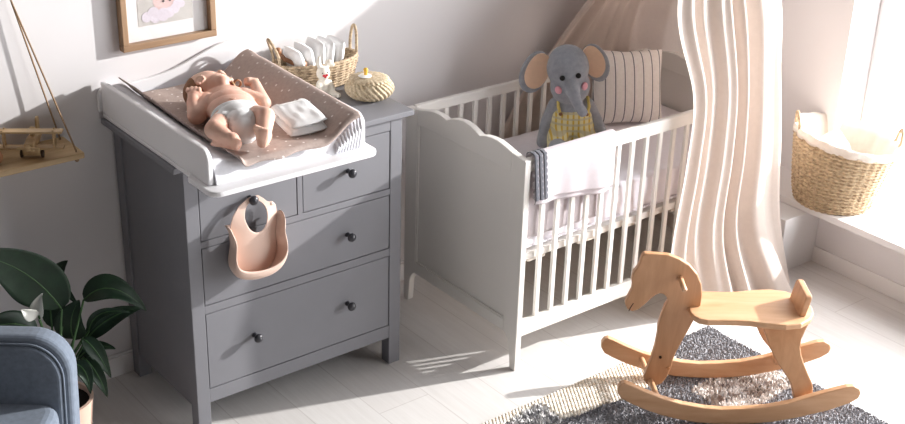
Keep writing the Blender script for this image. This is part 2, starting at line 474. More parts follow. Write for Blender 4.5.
bm_.ell(hp(.070, -.020, 0), (.010, .009, .010), HM); bm_.ell(hp(.066, -.008, 0), (.008, .014, .007), HM)   # nose
for sg in (-1, 1): bm_.ell(hp(.059, -.002, sg*.019), (.007, .007, .010), HM)   # eyelids
for k in range(9):                                                # ears
    for sg in (-1, 1):
        a = -.9+k*(4.3/8); bm_.ell(hp(-.012-.013*math.cos(a), -.014+.019*math.sin(a), sg*.056), .0046, None, 10, 6)
for sg in (-1, 1): bm_.ell(hp(-.010, -.014, sg*.053), (.010, .014, .005), HM)
# trunk
TA = Vector((.29, .957, 0)); TL = Vector((.957, -.29, 0)); TM = Matrix((TL, TA, Vector((0, 0, 1)))).transposed()
bm_.chain([tuple(hp(-.01, -.03, 0)), (.226, .150, 1.076)], [.036, .040])
for c, r in (((.223, .125, 1.074), (.070, .060, .044)), ((.210, .080, 1.075), (.076, .062, .046)), ((.196, .035, 1.074), (.078, .060, .047)), ((.183, -.010, 1.071), (.074, .060, .046)), ((.169, -.055, 1.067), (.066, .052, .043))): bm_.ell(c, r, TM, 28, 18)
# arms
armR = [(.160, .132, 1.076), (.098, .082, 1.064), (.108, .120, 1.086)]
bm_.chain(armR, [.034, .029, .020])
armL = [(.275, .108, 1.074), (.312, .060, 1.064), (.336, .130, 1.082)]
bm_.chain(armL, [.034, .028, .020])
def fist(c, d, s, nrm):
    c = Vector(c); d = Vector(d).normalized(); nrm = Vector(nrm).normalized(); sd = Vector(s); sd = (sd-d*sd.dot(d)).normalized(); nrm = d.cross(sd) if d.cross(sd).dot(nrm) > 0 else sd.cross(d)
    bm_.ell(c, (.019, .019, .014), Matrix((d, sd, nrm)).transposed(), 16, 10)
    for k in range(4):
        o = sd*(.0115*(k-1.5)); ln = (.92, 1.05, 1.0, .85)[k]
        a = c+d*.014+o+nrm*.006; b = c+d*.030*ln+o*1.05+nrm*.001; e = c+d*.029*ln+o-nrm*.011; f = c+d*.016+o-nrm*.015
        bm_.chain([a, b, e, f], [.0068, .0062, .0056, .005], .6, 10, 6)
    t0 = c-d*.004+sd*.016; bm_.chain([t0, t0+d*.014+sd*.008-nrm*.006, t0+d*.026-sd*.001-nrm*.013], [.0075, .0065, .0055], .6, 10, 6)
bm_.chain([(.108, .120, 1.086), (.116, .134, 1.097)], [.0205, .018]); fist((.122, .142, 1.104), (.45, .75, .45), (.8, -.5, .1), (0, -.5, 1))
bm_.chain([(.336, .130, 1.082), (.344, .152, 1.088)], [.020, .018]); fist((.347, .164, 1.092), (-.12, .95, .2), (-.95, -.1, .3), (.1, -.3, 1))
# legs
bm_.chain([(.116, -.040, 1.070), (.060, -.100, 1.086), (.080, -.160, 1.066)], [.037, .030, .021])
bm_.chain([(.218, -.046, 1.074), (.218, -.118, 1.098), (.174, -.182, 1.070)], [.037, .030, .021])
def foot(an, heel, toe, wid):
    an, heel, toe = Vector(an), Vector(heel), Vector(toe); d = (toe-heel).normalized(); w = Vector(wid); w = (w-d*w.dot(d)).normalized()
    bm_.chain([an, heel+(an-heel)*.3], [.023, .019])
    L = (toe-heel).length
    for k in range(8):
        t = k/7; r = .0165-.004*abs(t-.15); c = heel+d*L*t
        bm_.ell(c, (.012, .016+.006*t, .0135-.003*t), Matrix((d, w, d.cross(w))).transposed(), 14, 8)
    for k in range(5):
        o = w*(.0085*(k-2)); s0 = toe+o+d*(.004-.0012*k); s1 = s0+d*(.013-.0015*k)
        r = .0072-.0007*k; bm_.chain([s0, s1], [r, r*.95], .5, 10, 6)
foot((.082, -.160, 1.070), (.090, -.176, 1.056), (.060, -.130, 1.064), (.55, .35, .75))
foot((.174, -.186, 1.072), (.157, -.203, 1.055), (.150, -.213, 1.098), (.78, -.62, .0))
baby_body = blob('body', bm_, M['skin'], B, .0028, 5)
# hair cap, eyes, lips, navel
hm = MB().ell(hp(-.016, .013, 0), (.0745, .0665, .0585), HM, 36, 24)
I = MATR[B.name].inverted()
def hair_fn(p):
    return p
hv = []
hb = MB()
def hairf(u, v):
    st_ = PI*(.50+.06*noise.noise(Vector((u*9, 0, 3)))+.10*math.sin(PI*u)); an = st_+(PI-st_)*v
    return H + HM @ Vector((-.012+.0709*math.cos(an), .004+.0609*math.sin(an)*math.cos(PI*(u-.5)*2), .0559*math.sin(an)*math.sin(PI*(u-.5)*2)))
hb.grid(hairf, 60, 24)
put('hair', hb, M['hair'], B, smooth=80, solid=.0008)
for sg in (-1, 1):
    pts = [hp(.0652-.010*t*t, -.004-.004*(1-t*t), sg*(.019+.011*t)) for t in (-1, -.5, 0, .5, 1)]
    put('closed_eye', MB().tube(pts, .0011, 6), M['crease'], B, smooth=60)
    put('eyebrow', MB().tube([hp(.064-.008*t*t, .010+.002*(1-t*t), sg*(.019+.011*t)) for t in (-1, 0, 1)], .0012, 6), M['hair'], B, smooth=60)
put('lips', MB().ell(hp(.0615, -.042, 0), (.006, .006, .012), HM, 14, 8), M['lip'], B, smooth=90)
put('navel', MB().tube([Vector((.190, .022, 1.1185))+Vector((.009*math.cos(a), .007*math.sin(a), -.0015*abs(math.cos(a)))) for a in [k*2*PI/12 for k in range(12)]], .0022, 6, closed=True), M['skin'], B, smooth=90)
dm = MB()
for c, r in (((.186, -.004, 1.071), (.079, .030, .0505)), ((.176, -.035, 1.070), (.074, .045, .055)), ((.162, -.078, 1.068), (.056, .048, .052)), ((.153, -.105, 1.064), (.044, .036, .042))): dm.ell(c, r, TM, 28, 18)
for c, r in (((.126, -.040, 1.070), .041), ((.218, -.048, 1.072), .041)): dm.ell(c, r)
dia = blob('diaper', dm, M['diaper'], B, .004, 4)
B.location.z += .005
# pacifier in the mouth
PC = thing('pacifier', 'small wooden beige pacifier in the mouth of the sleeping baby', 'pacifier', tuple(hp(.066, -.045, 0)))
put('shield', MB().ell(hp(.072, -.044, 0), (.003, .013, .019), HM, 18, 8), M['pine'], PC, smooth=90, label='pale wooden shield')
put('ring', MB().tube([hp(.083+.011*math.cos(a), -.046, .013*math.sin(a)) for a in [k*2*PI/18 for k in range(18)]], .0036, 8, closed=True), M['brownwood'], PC, smooth=90, label='brown ring')

# ------------------------------------------------------------------ folded diapers on the pad
def folded(name, label, loc, rot, sx, sy, sz, seed, group, ear=False):
    t = thing(name, label, 'diaper', loc, rot, group)
    def shell(u, v, sgn):
        a, b = 2*u-1, 2*v-1
        e = max(0, 1-abs(a)**5)**.5*max(0, 1-abs(b)**5)**.5
        x = a*sx/2*(1-.05*b*b); y = b*sy/2*(1-.04*a*a)
        if ear and b > .72: y -= .014*(1-sst(.45, .65, abs(a)))*sst(.72, 1, b)
        z = sz/2*(1+sgn*e)
        z += (.0022*noise.noise(Vector((a*2+seed, b*2, sgn))) + .0003*math.sin(a*14+seed))*(.4+e*.6)
        return Vector((x, y, z))
    m = MB().grid(lambda u, v: shell(u, v, 1), 28, 28).grid(lambda u, v: shell(u, v, -1), 28, 28)
    put('padding', m, M['diaper'], t, world=False, smooth=80)
    put('waist_tape', MB().box((-sx*.3, sy*.30, sz*.98), (sx*.3, sy*.36, sz*1.01)), M['paciwhite'], t, world=False, bev=.0008)
    return t
rz = math.radians(-12)
folded('folded_diaper', 'white folded diaper lying on the dotted cover, underneath the other one', (.352, -.092, 1.036), (0, math.radians(-5), rz), .125, .180, .024, 1, 'folded diapers lying on the pad')
folded('folded_diaper', 'white folded diaper on top of the pair lying on the dotted cover', (.354, -.082, 1.062), (math.radians(3), math.radians(-5), rz+.06), .122, .174, .024, 5, 'folded diapers lying on the pad', True)

# ------------------------------------------------------------------ braided surfaces for baskets
def braid(nrow, ncol, amp):
    return lambda i, q, r, z: amp*math.sin(ncol*q + (PI if (i//2) % 2 else 0))*math.cos(PI*i/2+PI/4)**2 + amp*.8*math.sin(PI*i/2.0)
BK = thing('seagrass_basket', 'small oval seagrass basket with two loop handles on the grey chest', 'basket', (.715, .385, .96), (0, 0, math.radians(-3)))
prof = [(.0, .002), (.10, .002)]; 
def ovl(m, sx, sy): m.v = [(x*sx, y*sy, z) for x, y, z in m.v]; return m
rows = 36
pr = [(.118+.018*(k/rows), .004+.084*k/rows) for k in range(rows+1)]
inn = [(.130, .088), (.126, .06), (.114, .012), (.0, .010)]
mb = MB().lathe(pr, (0,0,0), 240, None, braid(rows, 30, .0042), False); mb = ovl(mb, 1.12, .62)
put('body', mb, M['wick'], BK, world=False, smooth=70, solid=.006, soff=-1)
put('bottom', ovl(MB().lathe([(.0, .002), (.117, .002), (.117, .008), (0, .008)], (0,0,0), 48), 1.12, .62), M['wick'], BK, world=False, smooth=50)
put('rim', MB().tube([((.136*1.12)*math.cos(a), (.136*.62)*math.sin(a), .090+.002*math.sin(a*40)) for a in [k*2*PI/120 for k in range(120)]], .0055, 8, closed=True), M['wick'], BK, world=False, smooth=60)
for sx, ln in ((1, 0), (-1, .012)):
    path = []
    for k in range(17):
        a = PI*k/16; y = .024*math.cos(a); z = .055+.045+ (.085)*math.sin(a)**.8 if 0 < k < 16 else .055
        path.append((sx*(.148+(.004+ln*2.4)*math.sin(a)), y*.9, z))
    twist = [Vector(p) for p in path]
    put('handle', MB().tube(twist, .0052, 10), M['wick'], BK, world=False, smooth=60)
for i in range(5):
    x = .650+.037*i; lean = math.radians((-16, -10, 4, 8, 11)[i])
    names = ('leftmost', 'second from the left', 'middle one', 'second from the right', 'rightmost')
    folded('folded_diaper', 'white folded diaper standing in the oval seagrass basket, %s of the five' % names[i], (x+.004, .385+.003*(i % 2), 1.050-.004*abs(i-2)), (0, math.radians(-90)+lean, 0), .132, .104, .035, 10+i, 'folded diapers in the seagrass basket')
RT = thing('wooden_rattle', 'brown wooden rattle lying in the oval seagrass basket beside the diapers', 'toy', (.60, .38, 1.05))
put('stick', MB().tube([(.578, .40, 1.093), (.592, .39, 1.068), (.618, .375, 1.052), (.642, .360, 1.047)], [.006, .008, .008, .009], 12), M['brownwood'], RT, smooth=60)
put('ball', MB().ell((.575, .402, 1.096), .0125), M['brownwood'], RT, smooth=90)
put('ball', MB().ell((.640, .352, 1.050), .0165), M['brownwood'], RT, smooth=90)

# bunny
BN = thing('crochet_bunny', 'cream crochet toy bunny with red nose sitting beside the seagrass basket', 'toy bunny', (.664, .262, .96))
m = MB(); bx, by = .664, .262
m.ell((bx, by, .992), (.027, .024, .032)); m.ell((bx-.002, by-.004, 1.043), (.024, .023, .024))
m.chain([(bx-.010, by, 1.060), (bx-.016, by+.003, 1.078), (bx-.012, by+.004, 1.096)], [.008, .010, .006])
m.chain([(bx+.012, by, 1.060), (bx+.026, by+.002, 1.074), (bx+.034, by-.006, 1.066)], [.008, .011, .008])
for s in (-1, 1):
    m.chain([(bx+s*.022, by-.006, 1.008), (bx+s*.026, by-.020, .988)], [.009, .008]); m.chain([(bx+s*.018, by-.012, .972), (bx+s*.030, by-.045, .970)], [.012, .0105])
blob('body', m, M['cream'], BN, .004, 3)
m = MB()
for s in (-1, 1): m.ell((bx-.004+s*.006-.004, by-.0265, 1.042), (.0055, .003, .004))
m.ell((bx-.008, by-.0265, 1.037), (.005, .003, .0045)); put('nose', m, M['red'], BN, smooth=90)
for s in (-1, 1): put('eye', MB().ell((bx-.008+s*.010, by-.025, 1.051), .0022, None, 8, 6), M['ink'], BN, smooth=90)

# round lidded woven box with a pacifier on it
KB = thing('woven_box', 'round pale woven box with a lid near the right end of the chest', 'basket', (.790, .172, .96))
pr = [(.030, .0)] + [(.046+.036*math.sin(PI*(.12+.76*k/44))**.8, .0035+.058*k/44) for k in range(45)]
put('body', MB().lathe(pr, (0,0,0), 240, None, lambda i, q, r, z: .0034*math.sin(26*(q+.8*z/.07))*(1 if (i//2) % 2 else .55) if i else 0, False), M['rattan'], KB, world=False, smooth=70)
put('lid', MB().lathe([(.056, .056), (.064, .060), (.067, .063), (.064, .068), (.052, .0715), (.036, .074), (.018, .0748), (0, .075)], (0,0,0), 200, None, lambda i, q, r, z: .0026*math.sin(26*q+i*1.2) if r > .02 else 0), M['rattan'], KB, world=False, smooth=70)
PC2 = thing('pacifier', 'white pacifier with yellow knob lying on the lid of the woven box', 'pacifier', (.772, .172, 1.0355))
put('shield', MB().lathe([(0, -.0015), (.020, -.001), (.023, .002), (.018, .005), (0, .006)], (0,0,0), 28), M['paciwhite'], PC2, world=False, smooth=60)
put('knob', MB().lathe([(.007, .004), (.0055, .010), (.0065, .017), (.0085, .022), (.006, .028), (0, .030)], (.003, 0, 0), 18), M['paciyellow'], PC2, world=False, smooth=70, label='yellow knob')

# ------------------------------------------------------------------ bib on the drawer knob
BB = thing('bib', 'pale pink bib with catch pocket hanging on a drawer knob', 'bib', (.218, -.02, .797))
hc = (.223, .747)
outl = [(.239, .808), (.205, .806), (.170, .788), (.146, .762), (.136, .735), (.134, .700), (.137, .665), (.128, .630), (.125, .600), (.136, .574), (.165, .560), (.200, .553), (.240, .553), (.270, .563), (.290, .585), (.298, .610), (.292, .640), (.287, .670), (.297, .705), (.301, .735), (.300, .762), (.288, .775), (.272, .777), (.258, .792)]
def ray(th):
    dx, dz = math.cos(th), math.sin(th); best = .05
    for (x0, z0), (x1, z1) in zip(outl, outl[1:]+outl[:1]):
        ax, az, bx2, bz = x0-hc[0], z0-hc[1], x1-hc[0], z1-hc[1]
        ex, ez = bx2-ax, bz-az; den = dx*ez-dz*ex
        if abs(den) < 1e-9: continue
        t = (ax*ez-az*ex)/den; s = (ax*dz-az*dx)/den
        if t > 0 and -1e-6 <= s <= 1+1e-6: best = max(best, t)
    return best
RO = [ray(2*PI*k/96) for k in range(96)]
RO = [(RO[k-1]+2*RO[k]+RO[(k+1) % 96])/4 for k in range(96)]
def bib(u, v):
    k = int(round(u*96)) % 96; th = 2*PI*k/96
    ri = 1/math.sqrt((math.cos(th)/.039)**2+(math.sin(th)/(.046 if math.sin(th) > 0 else .052))**2)
    r = ri+(max(RO[k], ri+.008)-ri)*v; x = hc[0]+r*math.cos(th); z = hc[1]+r*math.sin(th)
    y = -.012-.030*sst(.80, .66, z)*0 - .026*max(0, 1-((x-.215)/.10)**2)*(1-sst(.70, .81, z)) - .006
    return Vector((x, y, z))
put('bib_front', MB().grid(bib, 96, 14, cu=True), M['silicone'], BB, smooth=80, solid=.003, sub=1)
def pocket(u, v):
    th = math.radians(192-(-1)*0) ; a = math.radians(188+164*u)      # along the lower edge
    k = 96*((a % (2*PI))/(2*PI)); k0 = int(k) % 96; f = k-int(k); r = RO[k0]*(1-f)+RO[(k0+1) % 96]*f
    x = hc[0]+r*math.cos(a); z = hc[1]+r*math.sin(a)
    e = math.sin(PI*min(1, max(0, u)))**.55
    out = v
    y = -.016-(.074*e)*math.sin(out*PI*.5) - .003
    dx = (.016*(2*u-1))*math.sin(out*PI*.7)
    z2 = z-.014*e*math.sin(PI*out*.8)+.042*e*out**2
    return Vector((x+dx, y, z2))
put('catch_pocket', MB().grid(pocket, 60, 14), M['silicone'], BB, smooth=80, solid=.003)
put('button', MB().lathe([(.0, 0), (.0075, 0), (.008, .003), (.005, .006), (0, .0065)], (.284, -.0195, .768), 18, Matrix.Rotation(PI/2, 3, 'X')), M['silicone'], BB, smooth=60)

# ------------------------------------------------------------------ picture
PX0, PX1, PZ0, PZ1 = .052, .384, 1.165, 1.60
PF = thing('picture_frame', 'oak framed nursery print hanging on the wall above the changing tray', 'picture', (.218, WY, PZ0))
fw = .022; y0 = WY-.032
for nm, a, b, mm in (('bottom_bar', (PX0, y0, PZ0), (PX1, WY-.001, PZ0+fw), 'oakx'), ('top_bar', (PX0, y0, PZ1-fw), (PX1, WY-.001, PZ1), 'oakx'),
                 ('side_bar', (PX0, y0, PZ0+fw), (PX0+fw, WY-.001, PZ1-fw), 'oak'), ('side_bar', (PX1-fw, y0, PZ0+fw), (PX1, WY-.001, PZ1-fw), 'oak')):
    put(nm, MB().box(a, b), M[mm], PF, bev=.003)
put('mat', MB().box((PX0+fw, WY-.010, PZ0+fw), (PX1-fw, WY-.006, PZ1-fw)), M['mat'], PF)
art = put('print', MB().box((.119, WY-.0108, 1.234), (.311, WY-.0100, 1.53)), M['print'], PF)
def disc(mb, x, z, rx, rz, y): 
    n = 28; P = [(x+rx*math.cos(2*PI*k/n), z+rz*math.sin(2*PI*k/n)) for k in range(n)]
    return mb.prism(P, lambda p: Vector((p[0], y, p[1])), lambda p: Vector((p[0], y+.0004, p[1])))
mm = MB(); disc(mm, .213, 1.312, .040, .040, WY-.0114); put('moon', mm, M['moon'], art)
mm = MB()
for k, (x, z, r) in enumerate(((.148, 1.262, .017), (.172, 1.272, .020), (.178, 1.256, .018), (.205, 1.262, .022), (.228, 1.266, .018), (.248, 1.276, .017), (.258, 1.290, .017), (.272, 1.288, .012))): disc(mm, x, z, r, r, WY-.0119-.00004*k)
put('cloud', mm, M['cloud'], art)
for x in (.209, .232): 
    e = MB(); disc(e, x, 1.306, .004, .004, WY-.0126); put('eye', e, M['ink'], art)
put('glazing', MB().box((PX0+fw, WY-.017, PZ0+fw), (PX1-fw, WY-.0155, PZ1-fw)), M['glass'], PF)

# ------------------------------------------------------------------ hanging shelf and its toys
SZ = .925
SH = thing('hanging_shelf', 'pale wooden shelf board hanging from thin ropes on the wall', 'shelf', (-.52, .41, SZ))
put('board', MB().box((-.95, .328, SZ-.020), (-.162, .490, SZ)), M['pine'], SH, bev=.004)
for x in (-.182, -.93):
    for yy, in ((.467,), (.345,)):
        tx = -.30 if x > -.5 else -.80
        put('rope', MB().tube([(x, yy, SZ-.028), (x, yy, SZ+.004), (tx-.012*(1 if yy < .4 else 0), yy+(.485-yy)*.82, SZ+.55), (tx-.008, .485, SZ+.63)], .0028, 8), M['rope'], SH, smooth=60)
    for yy in (.467, .345): put('knot', MB().ell((x, yy, SZ-.026), .007), M['rope'], SH, smooth=90)
for x in (-.805, -.305): put('wall_hook', MB().tube([(x, .497, SZ+.63), (x, .47, SZ+.63), (x, .465, SZ+.64)], .004, 8), M['knob'], SH, smooth=60)
AP = thing('toy_biplane', 'pale wooden toy biplane standing on the hanging shelf', 'toy plane', (-.293, .398, SZ), (0, 0, math.radians(-34)))
W0 = dict(world=False)
m = MB().prism([(-.060, -.010), (-.056, .012), (-.020, .018), (.05, .010), (.085, .008), (.085, -.002), (.02, -.014), (-.05, -.016)], lambda p: Vector((-.014, p[0], .044+p[1])), lambda p: Vector((.014, p[0], .044+p[1])))
put('fuselage', m, M['toywood'], AP, bev=.003, **W0)
for nm, z in (('upper_wing', .082), ('lower_wing', .030)):
    put(nm, MB().box((-.097, -.040, z), (.097, -.008, z+.0065)), M['toywood'], AP, bev=.002, **W0)
for x in (-.078, .070):
    for yy in (-.034, -.014): put('strut', MB().tube([(x, yy, .034), (x, yy, .092)], .0032, 8), M['toywood'], AP, smooth=60, **W0)
put('undercarriage', MB().box((-.026, -.036, .010), (.026, -.010, .032)), M['toywood'], AP, bev=.003, **W0)
for x in (-.034, .028): put('wheel', MB().lathe([(0, 0), (.0115, 0), (.0128, .003), (.0115, .006), (0, .006)], (x, -.024, .0128), 20, Matrix.Rotation(PI/2, 3, 'Y')), M['toydark'], AP, smooth=50, **W0)
put('propeller', MB().box((-.034, -.068, .042), (.034, -.064, .050)), M['toywood'], AP, bev=.001, **W0)
put('propeller_hub', MB().ell((0, -.064, .046), .009), M['toywood'], AP, smooth=90, **W0)
put('pilot', MB().ell((0, .006, .076), .012).tube([(0, .006, .05), (0, .006, .068)], .008, 10), M['toywood'], AP, smooth=80, **W0)
put('tail_fin', MB().prism([(.058, .05), (.062, .088), (.068, .094), (.082, .094), (.086, .088), (.086, .05)], lambda p: Vector((-.004, p[0], p[1])), lambda p: Vector((.004, p[0], p[1]))), M['toywood'], AP, bev=.002, **W0)
put('tailplane', MB().box((-.036, .060, .044), (.036, .086, .050)), M['toywood'], AP, bev=.002, **W0)
TB = tag(put('wooden_ball', MB().ell((-.418, .385, SZ+.024), .0245, None, 24, 16), M['toydark'] if 0 else M['brownwood'], smooth=90), 'brown wooden toy ball on the shelf, left of the biplane', 'toy')

# ------------------------------------------------------------------ crib
C = thing('crib', 'white slatted baby crib with scalloped end boards beneath the canopy', 'crib', (1.72, .04, 0))
F, Bk = -.298, .372
scal = [(.372, .800), (.327, .801), (.277, .812), (.235, .824), (.209, .829), (.170, .829), (.131, .821), (.112, .832), (.080, .842), (.038, .848), (.0, .843), (-.030, .834), (-.055, .824), (-.080, .833), (-.115, .838), (-.150, .838), (-.187, .831), (-.231, .820), (-.265, .815), (-.298, .813)]
def endboard(x0, x1):
    A = lambda p: Vector((x0, p[0], p[1])); Bf = lambda p: Vector((x1, p[0], p[1]))
    L = []
    top = [p for p in scal if -.225 < p[0] < .30]
    zt = .752
    put('top_board', MB().prism([(.302, zt), (.302, .807)] + top + [(-.228, .8205), (-.228, zt)], A, Bf), M['white'], C, bev=.003)
    def leg(ye, s):       # ye outer edge, s direction to the inside
        zs = [q for q in scal if (q[0]-ye)*s <= .0701]
        zt_out = zs[0][1] if s < 0 else zs[-1][1]
        inner = ye+s*.070
        ztin = .807 if s < 0 else .8205
        pts = [(ye, 0.0), (ye, zt_out-.004), (ye+s*.006, zt_out)] + ([(.327, .801)] if s < 0 else [(-.265, .815)]) + [(inner, ztin), (inner, .137)]
        for k in range(1, 8):
            t = k/7; pts.append((inner-s*.034*math.sin(t*PI/2)**.7, .137-.055*t))
        pts += [(ye+s*.034, .06), (ye+s*.028, 0.0)]
        return pts
    put('leg_post', MB().prism(leg(Bk, -1), A, Bf), M['white'], C, bev=.003)
    put('leg_post', MB().prism(leg(F, 1), A, Bf), M['white'], C, bev=.003)
    put('bottom_board', MB().prism([(.302, .136), (.302, .180), (-.228, .180), (-.228, .136)], A, Bf), M['white'], C, bev=.002)
    put('panel', MB().box((x0+.009, -.228, .18), (x1-.009, .302, zt)), M['white'], C)
    put('moulding', MB().box((x0+.003, -.228, .180), (x0+.010, .302, .186)).box((x0+.003, -.228, .746), (x0+.010, .302, .752)).box((x0+.003, .296, .186), (x0+.010, .302, .746)).box((x0+.003, -.228, .186), (x0+.010, -.222, .746)), M['white'], C)
endboard(1.092, 1.118); endboard(2.315, 2.341)
for nm, yy in (('front', -.281), ('back', .352)):
    put('top_rail', MB().box((1.118, yy-.011, .765), (2.315, yy+.011, .815 if nm == 'front' else .805)), M['white'], C, bev=.005)
    put('bottom_rail', MB().box((1.118, yy-.011, .130), (2.315, yy+.011, .190)), M['white'], C, bev=.003)
    for k in range(16):
        x = 1.194+.0702*k
        if x > 2.29: break
        put('slat', MB().box((x-.009, yy-.0065, .19), (x+.009, yy+.0065, .765)), M['white'], C, bev=.002)
put('mattress_base', MB().box((1.118, -.268, .420), (2.315, .338, .446)), M['white'], C)
for k in range(5): put('base_slat', MB().box((1.16+.24*k, -.262, .405), (1.24+.24*k, .332, .42)), M['crib_in'], C)
MT = thing('mattress', 'white crib mattress with fitted sheet lying behind the crib slats', 'mattress', (1.72, .04, .446))
def cushion(cx, cy, cz, sx, sy, sz, p=8, n=40, wr=.003, seed=0):
    def sh(u, v, sg):
        a, b = 2*u-1, 2*v-1
        e = max(0, 1-abs(a)**p)**.45*max(0, 1-abs(b)**p)**.45
        z = sg*sz/2*e + wr*noise.noise(Vector((a*5+seed, b*4, sg*2)))*e
        return Vector((cx+a*sx/2, cy+b*sy/2, cz+z))
    return MB().grid(lambda u, v: sh(u, v, 1), n, n).grid(lambda u, v: sh(u, v, -1), n, n)
def mat_fn(u, v):     # closed loop around the section
    q = 2*PI*v; c, s = math.cos(q), math.sin(q)
    yy = .035+.292*math.copysign(abs(c)**.22, c); zz = .524+.075*math.copysign(abs(s)**.22, s)
    x = 1.124+1.184*u
    return Vector((x, yy+.005*math.sin(x*40+zz*30)*(abs(c) > .9), zz+.004*noise.noise(Vector((x*9, yy*9, 0)))))
mm = MB().grid(mat_fn, 70, 48, cv=True)
mm.f += [tuple(j*70 for j in range(48)), tuple(j*70+69 for j in range(48))]
put('fitted_sheet', mm, M['sheet'], MT, smooth=60)
put('piping', MB().tube([(1.13, -.256, .462), (2.30, -.256, .462)], .004, 8), M['sheet'], MT, smooth=60)

# blanket over the front rail
BL = thing('blanket', 'pale pinkish blanket with dark grey scalloped borders draped over the front crib rail', 'blanket', (1.31, -.285, .82))
def rail_pt(s):   # arc length across the rail: outside bottom -> over -> inside bottom
    # s in 0..1
    if s < .42: t = s/.42; return (-.306-.006*math.sin(PI*t), None, t)
    return None
def bl_fn(x0, x1, zo0, zo1, zi, off):
    def f(u, v):
        x = x0+(x1-x0)*u
        zo = zo0+(zo1-zo0)*u
        if v < .40:
            t = v/.40; z = zo+(.818-zo)*t; y = -.2975-off-.010*(1-t)*(1+.6*math.sin(u*9+1))-.004*math.sin(u*17)*(1-t)
        elif v < .60:
            a = PI*(v-.40)/.20; y = -.281-(.0165+off)*math.cos(a); z = .818+(.008+off)*math.sin(a)
        else:
            t = (v-.60)/.40; z = .818+(zi-.818)*t; y = -.2650+off+.0035*t*(1+math.sin(u*26))
        if u < .04: x += .006*math.sin(v*70)*(1-u/.04)
        return Vector((x, y, z))
    return f
put('cloth', MB().grid(bl_fn(1.128, 1.508, .668, .628, .62, .001), 70, 70), M['blanket'], BL, smooth=80, solid=.004)
put('under_layer', MB().grid(bl_fn(1.130, 1.500, .650, .607, .50, -.0035), 60, 60), M['blanket'], BL, smooth=80, solid=.002)
for x in (1.130, 1.150, 1.170):
    def sc(u, v, x=x):
        X = x-.002+.012*u; a = bl_fn(1.128, 1.508, .668, .628, .62, .0045)(max(.041, (X-1.128)/.38), v*.62+.002); a.x = X
        if u > .5: a.x += .005*abs(math.sin(v*34))
        return a
    put('border', MB().grid(sc, 4, 120), M['knitgrey'], BL, smooth=80, solid=.002, label='dark grey scalloped border')

# ------------------------------------------------------------------ plush elephant (local: x to the picture right, -y towards the room, z up)
EL = thing('plush_elephant', 'grey plush elephant in yellow plaid overalls sitting in the crib', 'toy elephant', (1.668, .095, .608), (0, 0, math.radians(-36)))
tl = math.radians(-10)
RH = Matrix.Rotation(tl, 3, 'Y')
hc3 = Vector((-.022, .0, .286))
def eh(x, y, z): return hc3 + RH @ Vector((x, y, z))
m = MB()
m.ell((0, .0, .075), (.082, .066, .085)); m.ell((-.004, 0, .135), (.070, .056, .07)); m.chain([(-.008, 0, .17), (-.016, 0, .21)], [.05, .048])
m.ell(eh(0, 0, .025), (.080, .072, .088), RH, 28, 18); m.ell(eh(0, -.01, -.045), (.076, .068, .070), RH, 28, 18)
m.chain([eh(0, -.058, -.020), eh(.004, -.092, -.050), eh(.014, -.110, -.092), eh(.026, -.122, -.112)], [.030, .024, .019, .020])
m.chain([(-.066, 0, .165), (-.092, -.006, .10), (-.105, -.02, .02)], [.026, .025, .027])
m.chain([(.060, 0, .165), (.094, -.006, .105), (.120, -.02, .045)], [.026, .025, .026])
for s in (-1, 1): m.chain([(s*.045, -.02, .048), (s*.06, -.12, .040), (s*.065, -.165, .042)], [.042, .036, .038])
blob('body', m, M['ele'], EL, .006, 4, world=False)
for s in (-1, 1):
    def earp(k, sc, yo, s=s):
        a = 2*PI*k/26; r = 1-.12*math.sin(2*a)
        return eh(s*(.124 if s < 0 else .106)+s*(.062 if s < 0 else .050)*sc*math.cos(a)*r, .012+yo, .022+.074*sc*math.sin(a)*r - (.012*math.cos(a) if s < 0 else 0))
    e = MB(); fr1 = [earp(k, 1, -.008) for k in range(26)]; bk1 = [earp(k, 1, .010) for k in range(26)]
    e.add(fr1+bk1, [tuple(range(26)), tuple(range(51, 25, -1))]+[((k+1) % 26, k, 26+k, 26+(k+1) % 26) for k in range(26)])
    eo = put('ear', e, M['ele'], EL, world=False, bev=.006, seg=3, smooth=40)
    e = MB(); f1 = [earp(k, .84, -.0135) + Vector((-s*.010, 0, .008)) for k in range(26)]; f2 = [earp(k, .84, -.007)+Vector((-s*.010, 0, .008)) for k in range(26)]
    e.add(f1+f2, [tuple(range(26)), tuple(range(51, 25, -1))]+[((k+1) % 26, k, 26+k, 26+(k+1) % 26) for k in range(26)])
    put('inner_ear', e, M['eleear'], eo, world=False, smooth=40, label='peach felt inner ear')
    put('eye', MB().ell(eh(s*.030, -.0705, .012), (.0105, .006, .0105), RH, 14, 8), M['black'], EL, world=False, smooth=90)
    put('cheek', MB().ell(eh(s*.049, -.060, -.036), (.0155, .008, .0155), RH @ Matrix.Rotation(s*.7, 3, 'Z'), 16, 8), M['pink'], EL, world=False, smooth=90)
m = MB(); m.ell((0, 0, .075), (.094, .074, .088)); m.ell((-.001, 0, .118), (.086, .066, .060))
for s in (-1, 1): m.chain([(s*.045, -.02, .050), (s*.058, -.10, .044)], [.048, .043])
ov = blob('overalls', m, M['plaid'], EL, .006, 3, world=False, fn=lambda p: Vector((p.x, p.y, min(p.z, .158))))
for s in (-1, 1):
    put('strap', MB().tube([(s*.052, -.050, .150), (s*.058, -.042, .172), (s*.056, -.005, .196), (s*.05, .035, .18)], .006, 8), M['yellow'], ov, world=False, smooth=60)
    put('button', MB().ell((s*.050, -.058, .146), (.007, .004, .007), None, 12, 6), M['brownwood'], ov, world=False, smooth=90)

